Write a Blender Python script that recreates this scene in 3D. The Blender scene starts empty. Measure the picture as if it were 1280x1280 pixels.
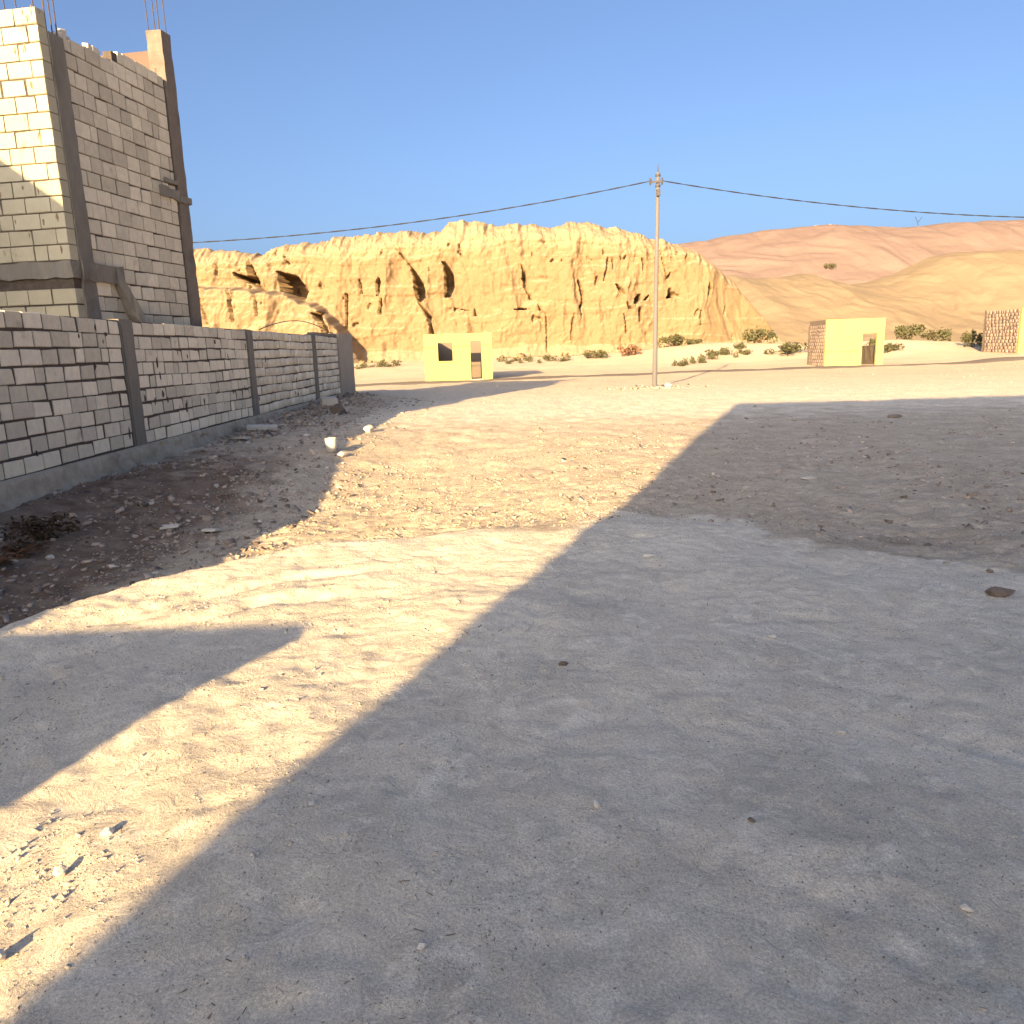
import bpy, bmesh, math, random
import numpy as np
from mathutils import Vector, Matrix

random.seed(7)
rng = np.random.default_rng(7)
S = bpy.context.scene
C = S.collection

# ------------------------------------------------------------------ camera
CAM_H = 1.6
F = 950.0 / 1280.0                      # focal length in picture widths
PITCH, ROLL = math.radians(12.0), math.radians(-1.72)
camd = bpy.data.cameras.new('camera')
camd.sensor_width = 36.0
camd.lens = 36.0 * F
camd.clip_start, camd.clip_end = 0.05, 3000.0
cam = bpy.data.objects.new('camera', camd)
C.objects.link(cam)
CR = Matrix.Rotation(math.pi / 2 - PITCH, 3, 'X') @ Matrix.Rotation(ROLL, 3, 'Z')
cam.matrix_world = Matrix.Translation((0, 0, CAM_H)) @ CR.to_4x4()
S.camera = cam

# ------------------------------------------------------------------ sky, sun, exposure
SUN_EL, SUN_AZ = math.radians(15.5), math.radians(21.4)   # light travels to +Y, a little to +X
world = bpy.data.worlds.new('World')
S.world = world
world.use_nodes = True
wn = world.node_tree
wn.nodes.clear()
sky = wn.nodes.new('ShaderNodeTexSky')
sky.sky_type = 'NISHITA'
sky.sun_disc = False
sky.sun_elevation = SUN_EL
sky.sun_rotation = math.pi + SUN_AZ
sky.altitude = 0
sky.air_density = 0.62
sky.dust_density = 5.0
sky.ozone_density = 2.7
bg = wn.nodes.new('ShaderNodeBackground')
bg.inputs['Strength'].default_value = 0.067
wo = wn.nodes.new('ShaderNodeOutputWorld')
wn.links.new(sky.outputs[0], bg.inputs[0])
wn.links.new(bg.outputs[0], wo.inputs[0])

sd = bpy.data.lights.new('sun', 'SUN')
sd.energy = 3.9
sd.angle = math.radians(0.4)
sd.color = (1.0, 0.715, 0.36)
so = bpy.data.objects.new('sun', sd)
C.objects.link(so)
LDIR = Vector((math.sin(SUN_AZ) * math.cos(SUN_EL), math.cos(SUN_AZ) * math.cos(SUN_EL), -math.sin(SUN_EL)))
so.rotation_euler = LDIR.to_track_quat('-Z', 'Y').to_euler()

S.render.engine = 'CYCLES'
S.view_settings.view_transform = 'Standard'
S.view_settings.look = 'None'
S.view_settings.gamma = 1.0
S.view_settings.exposure = 2.13
S.view_settings.use_curve_mapping = False

# ------------------------------------------------------------------ helpers
def at(px, py, Y):
    """point of the real place seen at photo pixel (px,py) on the plane y = Y"""
    d = CR @ Vector(((px - 640) / 950.0, (640 - py) / 950.0, -1.0))
    return Vector((0, 0, CAM_H)) + d * (Y / d.y)

def perlin(x, y, seed=0):
    x = np.asarray(x, float); y = np.asarray(y, float)
    xi = np.floor(x).astype(np.int64); yi = np.floor(y).astype(np.int64)
    xf = x - xi; yf = y - yi
    def g(ix, iy):
        h = (ix * 374761393 + iy * 668265263 + seed * 974634777) & 0xffffffff
        h = ((h ^ (h >> 13)) * 1274126177) & 0xffffffff
        h = h ^ (h >> 16)
        return (h & 0xffff) / 65536.0 * 2 * math.pi
    def dot(ix, iy, dx, dy):
        a = g(ix, iy)
        return np.cos(a) * dx + np.sin(a) * dy
    u = xf * xf * xf * (xf * (xf * 6 - 15) + 10)
    v = yf * yf * yf * (yf * (yf * 6 - 15) + 10)
    a = dot(xi, yi, xf, yf); b = dot(xi + 1, yi, xf - 1, yf)
    c = dot(xi, yi + 1, xf, yf - 1); d = dot(xi + 1, yi + 1, xf - 1, yf - 1)
    return ((a + (b - a) * u) * (1 - v) + (c + (d - c) * u) * v) * 1.5

def fbm(x, y, octs=4, seed=0, gain=0.5):
    s = 0; a = 1.0; f = 1.0
    for i in range(octs):
        s = s + a * perlin(np.asarray(x) * f, np.asarray(y) * f, seed + i * 17)
        a *= gain; f *= 2.03
    return s

def ridged(x, y, octs=3, seed=0):
    s = 0; a = 1.0; f = 1.0
    for i in range(octs):
        s = s + a * (1 - 2 * np.abs(perlin(np.asarray(x) * f, np.asarray(y) * f, seed + i * 31)))
        a *= 0.5; f *= 2.1
    return s

def smooth(a, b, x):
    t = np.clip((np.asarray(x, float) - a) / (b - a), 0, 1)
    return t * t * (3 - 2 * t)

def mesh_arrays(name, V, Fc, smooth_shade=False):
    me = bpy.data.meshes.new(name)
    V = np.asarray(V, np.float32); Fc = np.asarray(Fc, np.int32)
    me.vertices.add(len(V)); me.vertices.foreach_set('co', V.ravel())
    k = Fc.shape[1]
    me.loops.add(Fc.size); me.loops.foreach_set('vertex_index', Fc.ravel())
    me.polygons.add(len(Fc))
    me.polygons.foreach_set('loop_start', np.arange(0, Fc.size, k, dtype=np.int32))
    me.polygons.foreach_set('loop_total', np.full(len(Fc), k, np.int32))
    if smooth_shade:
        me.polygons.foreach_set('use_smooth', np.ones(len(Fc), bool))
    me.update(calc_edges=True)
    me.validate()
    return me

def grid_faces(ny, nx):
    i = np.arange(ny - 1)[:, None] * nx + np.arange(nx - 1)[None, :]
    i = i.ravel()
    return np.stack([i, i + 1, i + nx + 1, i + nx], 1)

def link(name, me, m=None, parent=None, loc=None, rot=None):
    o = bpy.data.objects.new(name, me)
    C.objects.link(o)
    if m is not None and len(me.materials) == 0:
        me.materials.append(m)
    if parent is not None:
        o.parent = parent
    if loc is not None:
        o.location = loc
    if rot is not None:
        o.rotation_euler = rot
    return o

def obj(name, bm, m, parent=None, loc=None, rot=None, shade=False):
    me = bpy.data.meshes.new(name)
    bmesh.ops.recalc_face_normals(bm, faces=bm.faces[:])
    if shade:
        for f in bm.faces:
            f.smooth = True
    bm.to_mesh(me); bm.free()
    return link(name, me, m, parent, loc, rot)

def tag(o, label, cat, group=None):
    o['label'] = label; o['category'] = cat
    if group:
        o['group'] = group
    return o

def thing(name, label, cat, loc=(0, 0, 0), rotz=0.0, group=None):
    o = bpy.data.objects.new(name, None)
    o.empty_display_size = 0.3
    C.objects.link(o)
    o.location = loc; o.rotation_euler = (0, 0, rotz)
    return tag(o, label, cat, group)

def struct(name, me, m):
    o = link(name, me, m)
    o['kind'] = 'structure'
    return o

def box(bm, x0, x1, y0, y1, z0, z1, j=0.0, seg=None):
    """box; seg = max edge length for a lightly roughened surface with jitter j"""
    if not seg:
        vs = [bm.verts.new((x + random.uniform(-j, j), y + random.uniform(-j, j), z + random.uniform(-j, j)))
              for z in (z0, z1) for y in (y0, y1) for x in (x0, x1)]
        for q in ((0, 1, 3, 2), (4, 6, 7, 5), (0, 4, 5, 1), (2, 3, 7, 6), (0, 2, 6, 4), (1, 5, 7, 3)):
            bm.faces.new([vs[i] for i in q])
        return
    nx = max(1, int((x1 - x0) / seg)); ny = max(1, int((y1 - y0) / seg)); nz = max(1, int((z1 - z0) / seg))
    cache = {}
    def vert(i, k, l):
        key = (i, k, l)
        if key not in cache:
            cache[key] = bm.verts.new((x0 + (x1 - x0) * i / nx + random.uniform(-j, j),
                                       y0 + (y1 - y0) * k / ny + random.uniform(-j, j),
                                       z0 + (z1 - z0) * l / nz + random.uniform(-j, j)))
        return cache[key]
    for i in range(nx):
        for k in range(ny):
            for l in (0, nz):
                bm.faces.new([vert(i, k, l), vert(i + 1, k, l), vert(i + 1, k + 1, l), vert(i, k + 1, l)])
    for i in range(nx):
        for l in range(nz):
            for k in (0, ny):
                bm.faces.new([vert(i, k, l), vert(i + 1, k, l), vert(i + 1, k, l + 1), vert(i, k, l + 1)])
    for k in range(ny):
        for l in range(nz):
            for i in (0, nx):
                bm.faces.new([vert(i, k, l), vert(i, k + 1, l), vert(i, k + 1, l + 1), vert(i, k, l + 1)])

def tube(bm, pts, rad, n=6, cap=True):
    pts = [Vector(p) for p in pts]
    if not hasattr(rad, '__len__'):
        rad = [rad] * len(pts)
    rings = []
    for i, p in enumerate(pts):
        d = (pts[min(i + 1, len(pts) - 1)] - pts[max(i - 1, 0)]).normalized()
        a = Vector((0, 0, 1)) if abs(d.z) < 0.9 else Vector((1, 0, 0))
        u = d.cross(a).normalized(); v = d.cross(u).normalized()
        rings.append([bm.verts.new(p + (u * math.cos(2 * math.pi * k / n) + v * math.sin(2 * math.pi * k / n)) * rad[i]) for k in range(n)])
    for a, b in zip(rings[:-1], rings[1:]):
        for k in range(n):
            bm.faces.new([a[k], a[(k + 1) % n], b[(k + 1) % n], b[k]])
    if cap:
        bm.faces.new(rings[0]); bm.faces.new(rings[-1])

# ------------------------------------------------------------------ materials
def mat(name, c1, c2, scale=3.0, c3=None, scale3=0.6, t3=(0.5, 0.7), bump=0.3, bscale=60.0, bdist=0.01,
        rough=0.92, rand=0.0, stretch=None, island=0.0, fine=0.0, fscale=200.0):
    m = bpy.data.materials.new(name); m.use_nodes = True
    nt = m.node_tree; N = nt.nodes; L = nt.links
    b = N['Principled BSDF']; b.inputs['Roughness'].default_value = rough
    b.inputs['Specular IOR Level'].default_value = 0.15
    geo = N.new('ShaderNodeNewGeometry')
    src = geo.outputs['Position']
    if stretch:
        mp = N.new('ShaderNodeMapping'); mp.inputs['Scale'].default_value = stretch
        L.new(src, mp.inputs[0]); src = mp.outputs[0]
    def noise(sc, det=6, ro=0.6, s=src):
        n = N.new('ShaderNodeTexNoise'); n.inputs['Scale'].default_value = sc
        n.inputs['Detail'].default_value = det; n.inputs['Roughness'].default_value = ro
        L.new(s, n.inputs['Vector']); return n.outputs['Fac']
    def ramp(f, a, z):
        r = N.new('ShaderNodeMapRange'); r.inputs['From Min'].default_value = a; r.inputs['From Max'].default_value = z
        L.new(f, r.inputs['Value']); return r.outputs[0]
    def mix(f, a, z):
        x = N.new('ShaderNodeMix'); x.data_type = 'RGBA'
        if hasattr(f, 'is_linked'): L.new(f, x.inputs[0])
        else: x.inputs[0].default_value = f
        for s, i in ((a, 6), (z, 7)):
            if hasattr(s, 'is_linked'): L.new(s, x.inputs[i])
            else: x.inputs[i].default_value = (*s, 1)
        return x.outputs[2]
    col = mix(ramp(noise(scale), 0.3, 0.7), c1, c2)
    if c3:
        col = mix(ramp(noise(scale3, 8, 0.65), *t3), col, c3)
    def bright(col, fac, amt):
        r = N.new('ShaderNodeMapRange'); r.inputs['To Min'].default_value = 1 - amt; r.inputs['To Max'].default_value = 1 + amt
        L.new(fac, r.inputs['Value'])
        v = N.new('ShaderNodeVectorMath'); v.operation = 'SCALE'
        L.new(col, v.inputs[0]); L.new(r.outputs[0], v.inputs['Scale']); return v.outputs[0]
    if rand:
        oi = N.new('ShaderNodeObjectInfo'); col = bright(col, oi.outputs['Random'], rand)
    if island:
        col = bright(col, geo.outputs['Random Per Island'], island)
    if fine:
        col = bright(col, ramp(noise(fscale, 3, 0.7, geo.outputs['Position']), 0.3, 0.7), fine)
    L.new(col, b.inputs['Base Color'])
    if bump:
        bp = N.new('ShaderNodeBump'); bp.inputs['Strength'].default_value = bump; bp.inputs['Distance'].default_value = bdist
        L.new(noise(bscale, 8, 0.65, geo.outputs['Position']), bp.inputs['Height'])
        L.new(bp.outputs[0], b.inputs['Normal'])
    m['col'] = 1
    return m

M = {}
M['block'] = mat('limestone_block', (.69, .62, .475), (.58, .52, .40), 9, c3=(.40, .32, .24), scale3=3.2, t3=(.60, .78),
                 bump=.6, bscale=45, bdist=.014, rand=.2, fine=.10, fscale=120)
M['blocks'] = mat('limestone_blockwork', (.69, .62, .475), (.58, .52, .40), 9, c3=(.40, .32, .24), scale3=3.2, t3=(.60, .78),
                  bump=.5, bscale=45, bdist=.012, island=.16)
M['wallblock'] = mat('wall_limestone_block', (.78, .70, .54), (.66, .59, .455), 9, c3=(.40, .32, .24), scale3=3.2, t3=(.60, .78),
                 bump=.6, bscale=45, bdist=.014, rand=.2, fine=.10, fscale=120)
M['wallblocks'] = mat('wall_limestone_blockwork', (.78, .70, .54), (.66, .59, .455), 9, c3=(.40, .32, .24), scale3=3.2, t3=(.60, .78),
                  bump=.5, bscale=45, bdist=.012, island=.16)
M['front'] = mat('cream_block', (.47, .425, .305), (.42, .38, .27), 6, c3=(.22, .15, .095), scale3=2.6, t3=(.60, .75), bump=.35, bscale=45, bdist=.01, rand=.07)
M['mortar'] = mat('mortar_joint', (.125, .10, .08), (.075, .06, .048), 12, bump=.7, bscale=40, bdist=.02)
M['brownmortar'] = mat('brown_mortar', (.26, .18, .12), (.20, .135, .09), 14, bump=.6, bscale=50)
M['concrete'] = mat('raw_concrete', (.25, .228, .19), (.185, .168, .14), 5, c3=(.13, .115, .10), scale3=1.6, t3=(.55, .75), bump=.6, bscale=30, bdist=.02, stretch=(1, 1, .35), fine=.06)
M['litconcrete'] = mat('sunlit_column_concrete', (.215, .18, .148), (.18, .15, .122), 5, c3=(.13, .108, .088), scale3=1.6, bump=.6, bscale=30, bdist=.02)  # sunlit tan put into a copy of the raw concrete for the far column
M['footing'] = mat('concrete_footing', (.52, .445, .335), (.36, .305, .225), 5, c3=(.25, .20, .145), scale3=1.8, t3=(.5, .75), bump=.7, bscale=22, bdist=.03)
M['plaster'] = mat('pale_plaster', (.40, .345, .275), (.35, .30, .235), 2, bump=.2, bscale=30)
M['pinkwall'] = mat('pink_plaster', (.15, .105, .085), (.13, .09, .075), 3, bump=.3, bscale=30)
M['hut'] = mat('cream_painted_plaster', (.36, .345, .13), (.33, .315, .115), 1.5, bump=.15, bscale=20, c3=(.31, .285, .12), scale3=2.2, t3=(.56, .75))
M['hutinner'] = mat('bare_render', (.195, .155, .12), (.17, .135, .105), 1.5, bump=.2, bscale=20)
M['steel'] = mat('rusty_steel', (.10, .07, .06), (.07, .05, .045), 20, bump=.2, rough=.8)
M['pole'] = mat('pale_pole_concrete', (.15, .14, .14), (.125, .118, .118), 3, bump=.2, bscale=40, stretch=(1, 1, .2))
M['galv'] = mat('dull_galvanised_metal', (.09, .08, .078), (.06, .055, .053), 10, bump=.1, rough=.6)
M['cable'] = mat('black_cable_sheath', (.035, .033, .035), (.025, .025, .028), 10, bump=0, rough=.7)
M['stone'] = mat('pale_limestone', (.66, .60, .50), (.56, .50, .42), 25, bump=.5, bscale=80, bdist=.006, rand=.12)
M['brownstone'] = mat('brown_stone', (.20, .155, .12), (.14, .105, .08), 20, bump=.6, bscale=60, bdist=.006, rand=.15)
M['gravel'] = mat('gravel_chips', (.50, .42, .32), (.34, .27, .20), 30, bump=0, island=.38)
M['rubble'] = mat('rubble_chips', (.44, .36, .29), (.30, .23, .175), 6, bump=.3, bscale=60, bdist=.01, island=.5)
M['scree'] = mat('fallen_sandstone', (.24, .17, .095), (.20, .14, .08), 3, bump=.3, bscale=10, island=.2)
M['crumb'] = mat('dust_crumbs', (.62, .535, .42), (.50, .43, .34), 20, bump=0, island=.16)
M['straw'] = mat('dry_straw', (.22, .165, .11), (.15, .11, .07), 20, bump=0, island=.45)
M['twig'] = mat('dry_twig', (.13, .09, .055), (.08, .055, .035), 20, bump=0, island=.3)
M['white'] = mat('white_plastic', (.62, .58, .50), (.55, .51, .44), 8, bump=.1, rough=.6)
M['leaf'] = mat('dusty_green_leaf', (.105, .10, .05), (.065, .065, .03), 4, bump=0, island=.35)
M['redleaf'] = mat('dry_reddish_leaf', (.20, .10, .05), (.13, .065, .035), 4, bump=0, island=.35)
M['dryweed'] = mat('dry_dark_weed', (.10, .06, .035), (.06, .045, .025), 4, bump=0, island=.4)
M['wood'] = mat('weathered_wood', (.30, .25, .19), (.22, .18, .135), 8, bump=.3, bscale=50, stretch=(1, 8, 8))
M['road'] = mat('packed_road', (.20, .165, .135), (.16, .13, .105), 2, bump=.3, bscale=20)
M['farwhite'] = mat('white_rock', (.42, .39, .34), (.38, .35, .3), 2, bump=.2, bscale=4)

# ground: three soils chosen by a vertex attribute (dust / rubble / dark), relief by noise
def ground_material():
    m = bpy.data.materials.new('desert_ground'); m.use_nodes = True
    nt = m.node_tree; N = nt.nodes; L = nt.links
    b = N['Principled BSDF']; b.inputs['Roughness'].default_value = .95; b.inputs['Specular IOR Level'].default_value = .1
    geo = N.new('ShaderNodeNewGeometry'); P = geo.outputs['Position']
    def attr(n):
        a = N.new('ShaderNodeAttribute'); a.attribute_name = n; return a.outputs['Fac']
    def noise(sc, det=6, ro=.6, st=None, dis=0.0):
        n = N.new('ShaderNodeTexNoise'); n.inputs['Scale'].default_value = sc; n.inputs['Distortion'].default_value = dis
        n.inputs['Detail'].default_value = det; n.inputs['Roughness'].default_value = ro
        if st:
            mp = N.new('ShaderNodeMapping'); mp.inputs['Scale'].default_value = st
            L.new(P, mp.inputs[0]); L.new(mp.outputs[0], n.inputs['Vector'])
        else:
            L.new(P, n.inputs['Vector'])
        return n.outputs['Fac']
    def rng_(f, a, z, lo=0, hi=1):
        r = N.new('ShaderNodeMapRange')
        for k, v in (('From Min', a), ('From Max', z), ('To Min', lo), ('To Max', hi)): r.inputs[k].default_value = v
        L.new(f, r.inputs['Value']); return r.outputs[0]
    def mth(op, a, z):
        x = N.new('ShaderNodeMath'); x.operation = op
        for i, s in enumerate((a, z)):
            if hasattr(s, 'is_linked'): L.new(s, x.inputs[i])
            else: x.inputs[i].default_value = s
        return x.outputs[0]
    def mix(f, a, z):
        x = N.new('ShaderNodeMix'); x.data_type = 'RGBA'
        L.new(f, x.inputs[0])
        for s, i in ((a, 6), (z, 7)):
            if hasattr(s, 'is_linked'): L.new(s, x.inputs[i])
            else: x.inputs[i].default_value = (*s, 1)
        return x.outputs[2]
    dust = mix(rng_(noise(1.3, 9, .68, None, .8), .38, .62), GC['d1'], GC['d2'])
    dust = mix(rng_(noise(3.6, 9, .72, None, 1.6), .50, .62), dust, GC['d3'])
    dust = mix(rng_(noise(6.0, 9, .75, None, 1.2), .55, .68, 0, .8), dust, GC['d4'])
    dust = mix(rng_(noise(21, 6, .7, None, 1.0), .60, .68, 0, .55), dust, GC['d3'])
    rub = mix(rng_(noise(2.0, 8, .7), .36, .62), GC['r1'], GC['r2'])
    rub = mix(rng_(noise(9.0, 6, .7), .54, .68), rub, GC['r3'])
    dark = mix(rng_(noise(2.6, 8, .7), .38, .62), GC['k1'], GC['k2'])
    edge = rng_(noise(1.6, 8, .7), .3, .7, -.35, .35)
    col = mix(rng_(mth('ADD', attr('rubble'), edge), .3, .7), dust, rub)
    col = mix(rng_(mth('ADD', attr('dark'), edge), .3, .8), col, dark)
    col = mix(rng_(attr('far'), 0, 1), col, mix(rng_(noise(.35, 8, .65), .35, .65), GC['f1'], GC['f2']))
    g = rng_(noise(110, 4, .85), .3, .7, .70, 1.42)
    g2 = rng_(noise(330, 3, .85), .3, .7, .74, 1.36)
    sp = rng_(noise(55, 4, .75), .66, .78, 1.0, .62)
    gm = mth('MULTIPLY', mth('MULTIPLY', g, g2), sp)
    v = N.new('ShaderNodeVectorMath'); v.operation = 'SCALE'
    L.new(col, v.inputs[0]); L.new(gm, v.inputs['Scale'])
    L.new(v.outputs[0], b.inputs['Base Color'])
    def bump(h, st, dist, prev=None):
        bp = N.new('ShaderNodeBump'); bp.inputs['Strength'].default_value = st; bp.inputs['Distance'].default_value = dist
        L.new(h, bp.inputs['Height'])
        if prev: L.new(prev, bp.inputs['Normal'])
        return bp.outputs[0]
    n1 = bump(noise(8, 10, .7, None, .7), .7, .045)
    n2 = bump(noise(75, 8, .8), .6, .012, n1)
    L.new(n2, b.inputs['Normal'])
    return m

GC = dict(d1=(.71, .61, .475), d2=(.58, .50, .39), d3=(.76, .665, .53), d4=(.45, .385, .30),
          r1=(.53, .435, .325), r2=(.40, .32, .235), r3=(.62, .52, .40),
          k1=(.27, .20, .145), k2=(.15, .098, .068),
          f1=(.56, .44, .31), f2=(.50, .39, .275))
M['ground'] = ground_material()

# ------------------------------------------------------------------ terrain
CX = np.array([-60, -5.5, -4.2, -3.2, -2.69, -1.68, -.3, 1.06, 2.2, 3.2, 4.5, 8, 60])
CY = np.array([-40, 1.0, 2.7, 4.45, 5.5, 6.35, 6.65, 6.9, 6.5, 5.0, 3.6, 1.0, -40])
DR = np.array([.30, .34, .36, .36, .36, .34, .22, .10, .06, .05, .05, .05, .05])

def ground_large(x, y):
    x = np.asarray(x, float); y = np.asarray(y, float)
    yc = np.interp(x, CX, CY)
    drop = np.interp(x, CX, DR)
    t = y - yc
    dip = drop * smooth(-.15, 1.25, t) * (1 - smooth(3.5, 10.0, t))
    crest = .035 * np.exp(-((t + .15) / .35) ** 2) * (1 - smooth(-1.6, .8, x))
    z = crest - dip * smooth(-12, -2, y)
    wall_side = smooth(-5.0, -5.75, x)            # soil banked against the footing
    z = z * (1 - .55 * wall_side)
    rise = .95 * smooth(50, 78, y) * (1 - .7 * smooth(15, 45, x))
    z = z + rise + .95 * np.exp(-(((x - 19) / 9) ** 2 + ((y - 69) / 6) ** 2))
    z = z + .75 * np.exp(-(((x - 33) / 9) ** 2 + ((y - 66) / 6) ** 2))
    z = z + .42 * smooth(26, 34, x) * smooth(40, 52, y)
    z = z + .2 * smooth(12, 24, y) * smooth(-3.6, -5.3, x) * (1 - smooth(29, 38, y))
    return z

def ground_z(x, y):
    x = np.asarray(x, float); y = np.asarray(y, float)
    z = ground_large(x, y)
    yc = np.interp(x, CX, CY)
    rough = smooth(-.2, 1.0, y - yc)
    near = 1 - smooth(35, 60, np.hypot(x, y))
    flat = 1 - smooth(14, 30, y) * .4
    z = z + near * flat * (.026 * fbm(x * .8, y * .8, 3, 3) + (.007 + .013 * rough) * fbm(x * 2.6, y * 2.6, 4, 9))
    z = z + (1 - smooth(9, 16, y)) * .0045 * fbm(x * 9, y * 9, 3, 61, .7) * (.6 + .8 * smooth(-.3, .4, perlin(x * .7, y * .7, 62)))
    z = z + (1 - smooth(10, 18, y)) * (.0055 + .008 * rough) * ridged(x * 6.5 + .6 * fbm(x * 2, y * 2, 2, 77), y * 6.5, 3, 21)
    # hoof and shoe scuffs in the soft dust
    sc = perlin(x * 3.4, y * 3.4, 55)
    z = z - (1 - rough) * .012 * smooth(.40, .72, sc)
    # old wheel ruts running along the embankment
    for off in (-1.0, -1.55):
        t = y - yc - off + .12 * perlin(x * .7, y * .7, 5)
        z = z - .026 * np.exp(-(t / .085) ** 2) * smooth(-4.2, -2.9, x) * (1 - smooth(-1.6, -.4, x)) + .012 * np.exp(-((t - .17) / .08) ** 2) * smooth(-4.2, -2.9, x) * (1 - smooth(-1.6, -.4, x))
    z = z + smooth(20, 50, y) * .05 * fbm(x * .3, y * .3, 3, 12)
    return z

def gz(x, y):
    return float(ground_z(np.array([x]), np.array([y]))[0])

def spaced(start, stop, d0, growth, dmax):
    out = [start]; d = d0
    while out[-1] < stop:
        out.append(out[-1] + d); d = min(d * growth, dmax)
    return out

xs_pos = list(np.arange(0, 3.6, .03)) + spaced(3.6, 30, .03, 1.018, .35) + spaced(31, 900, .5, 1.16, 80)
xs = np.array(sorted([-v for v in xs_pos[1:]] + xs_pos))
ys = np.array(sorted([-v for v in spaced(.3, 400, .3, 1.25, 60)] + list(np.arange(0, 1.2, .15)) + list(np.arange(1.2, 8.2, .026))
                     + spaced(8.22, 60, .027, 1.012, .35) + spaced(60.6, 1500, .6, 1.1, 80)))
xs = np.unique(np.round(xs, 4)); ys = np.unique(np.round(ys, 4))
GX, GY = np.meshgrid(xs, ys)
GZ = ground_z(GX, GY)
me = mesh_arrays('ground', np.stack([GX.ravel(), GY.ravel(), GZ.ravel()], 1), grid_faces(len(ys), len(xs)), True)
def add_attr(me, name, v):
    a = me.attributes.new(name, 'FLOAT', 'POINT'); a.data.foreach_set('value', np.asarray(v, np.float32).ravel())
yc = np.interp(GX, CX, CY); tt = GY - yc
rn = fbm(GX * .55, GY * .8, 4, 301, .6) * smooth(-.6, 1.2, GX)
rub = smooth(-.25, .5 + .6 * smooth(0, 2, GX), tt + 1.3 * rn)
rub = rub * (1 - .75 * smooth(11, 22, GY))
rub = np.maximum(rub, .9 * smooth(-3.4, -4.2, GX) * smooth(4, 8, GY) * (1 - smooth(26, 32, GY)))
dark = smooth(-2.6, -4.2, GX) * smooth(.2, 1.4, tt) * (1 - .75 * smooth(9.5, 15, GY)) * (1 - smooth(24, 30, GY))
dark = np.maximum(dark, .42 * np.exp(-(((GX - 3.1) / 1.0) ** 2 + ((GY - 5.9) / .7) ** 2)))
add_attr(me, 'rubble', rub); add_attr(me, 'dark', dark); add_attr(me, 'far', smooth(14, 40, GY))
ground = struct('ground', me, M['ground'])

# road in front of the huts
cl = [(-60, 42.0), (-30, 41.6), (-8, 42.0), (-2, 43.0), (3, 45.0), (10, 46.8), (18, 47.5), (33, 47.8), (50, 47.4), (90, 47)]
rxs = np.linspace(-60, 90, 240); rc = np.interp(rxs, [p[0] for p in cl], [p[1] for p in cl])
rv = []
for k, o in enumerate(np.linspace(-1.7, .7, 9)):
    yy = rc + o + .12 * fbm(rxs * .5, rxs * 0 + k * .2, 2, 40)
    zz = ground_z(rxs, yy) + .03 + .03 * (1 - (abs(o + .5) / 1.2) ** 2)
    if k in (0, 8): zz = zz - .06
    rv.append(np.stack([rxs, yy, zz], 1))
me = mesh_arrays('road', np.concatenate(rv), grid_faces(9, 240), True)
struct('road', me, M['road'])

# ------------------------------------------------------------------ cliff and hills
def rock_material(name, c1, c2, c3, top, zt, sc=.25, bsc=1.2, bd=.25, bst=.5):
    m = bpy.data.materials.new(name); m.use_nodes = True
    nt = m.node_tree; N = nt.nodes; L = nt.links
    b = N['Principled BSDF']; b.inputs['Roughness'].default_value = .95; b.inputs['Specular IOR Level'].default_value = .05
    geo = N.new('ShaderNodeNewGeometry'); P = geo.outputs['Position']
    def noise(s, st=None, det=7, ro=.62):
        n = N.new('ShaderNodeTexNoise'); n.inputs['Scale'].default_value = s; n.inputs['Detail'].default_value = det; n.inputs['Roughness'].default_value = ro
        if st:
            mp = N.new('ShaderNodeMapping'); mp.inputs['Scale'].default_value = st
            L.new(P, mp.inputs[0]); L.new(mp.outputs[0], n.inputs['Vector'])
        else: L.new(P, n.inputs['Vector'])
        return n.outputs['Fac']
    def rg(f, a, z, lo=0, hi=1):
        r = N.new('ShaderNodeMapRange')
        for k, v in (('From Min', a), ('From Max', z), ('To Min', lo), ('To Max', hi)): r.inputs[k].default_value = v
        L.new(f, r.inputs['Value']); return r.outputs[0]
    def mix(f, a, z):
        x = N.new('ShaderNodeMix'); x.data_type = 'RGBA'; L.new(f, x.inputs[0])
        for s, i in ((a, 6), (z, 7)):
            if hasattr(s, 'is_linked'): L.new(s, x.inputs[i])
            else: x.inputs[i].default_value = (*s, 1)
        return x.outputs[2]
    col = mix(rg(noise(sc), .36, .64), c1, c2)
    col = mix(rg(noise(sc * 1.6, (1, 1, .25)), .52, .74), col, c3)          # vertical wash streaks
    col = mix(rg(noise(sc * 2.2, (.18, .18, 2.4)), .56, .72, 0, .6), col, c3)  # bedding bands
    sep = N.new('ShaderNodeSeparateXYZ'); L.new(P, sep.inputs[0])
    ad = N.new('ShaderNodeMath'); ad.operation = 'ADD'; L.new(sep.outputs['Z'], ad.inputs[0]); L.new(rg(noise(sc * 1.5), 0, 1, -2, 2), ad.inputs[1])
    col = mix(rg(ad.outputs[0], zt[0], zt[1]), col, top)  # high parts lightened too, against the weak light on the rounded crest
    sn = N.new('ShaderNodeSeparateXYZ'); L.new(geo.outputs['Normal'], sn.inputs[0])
    col = mix(rg(sn.outputs['Z'], .35, .75), col, top)                       # up-facing rock painted lighter to offset the sun grazing it
    L.new(col, b.inputs['Base Color'])
    bp = N.new('ShaderNodeBump'); bp.inputs['Strength'].default_value = bst; bp.inputs['Distance'].default_value = bd
    L.new(noise(bsc, None, 10, .68), bp.inputs['Height']); L.new(bp.outputs[0], b.inputs['Normal'])
    return m

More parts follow.
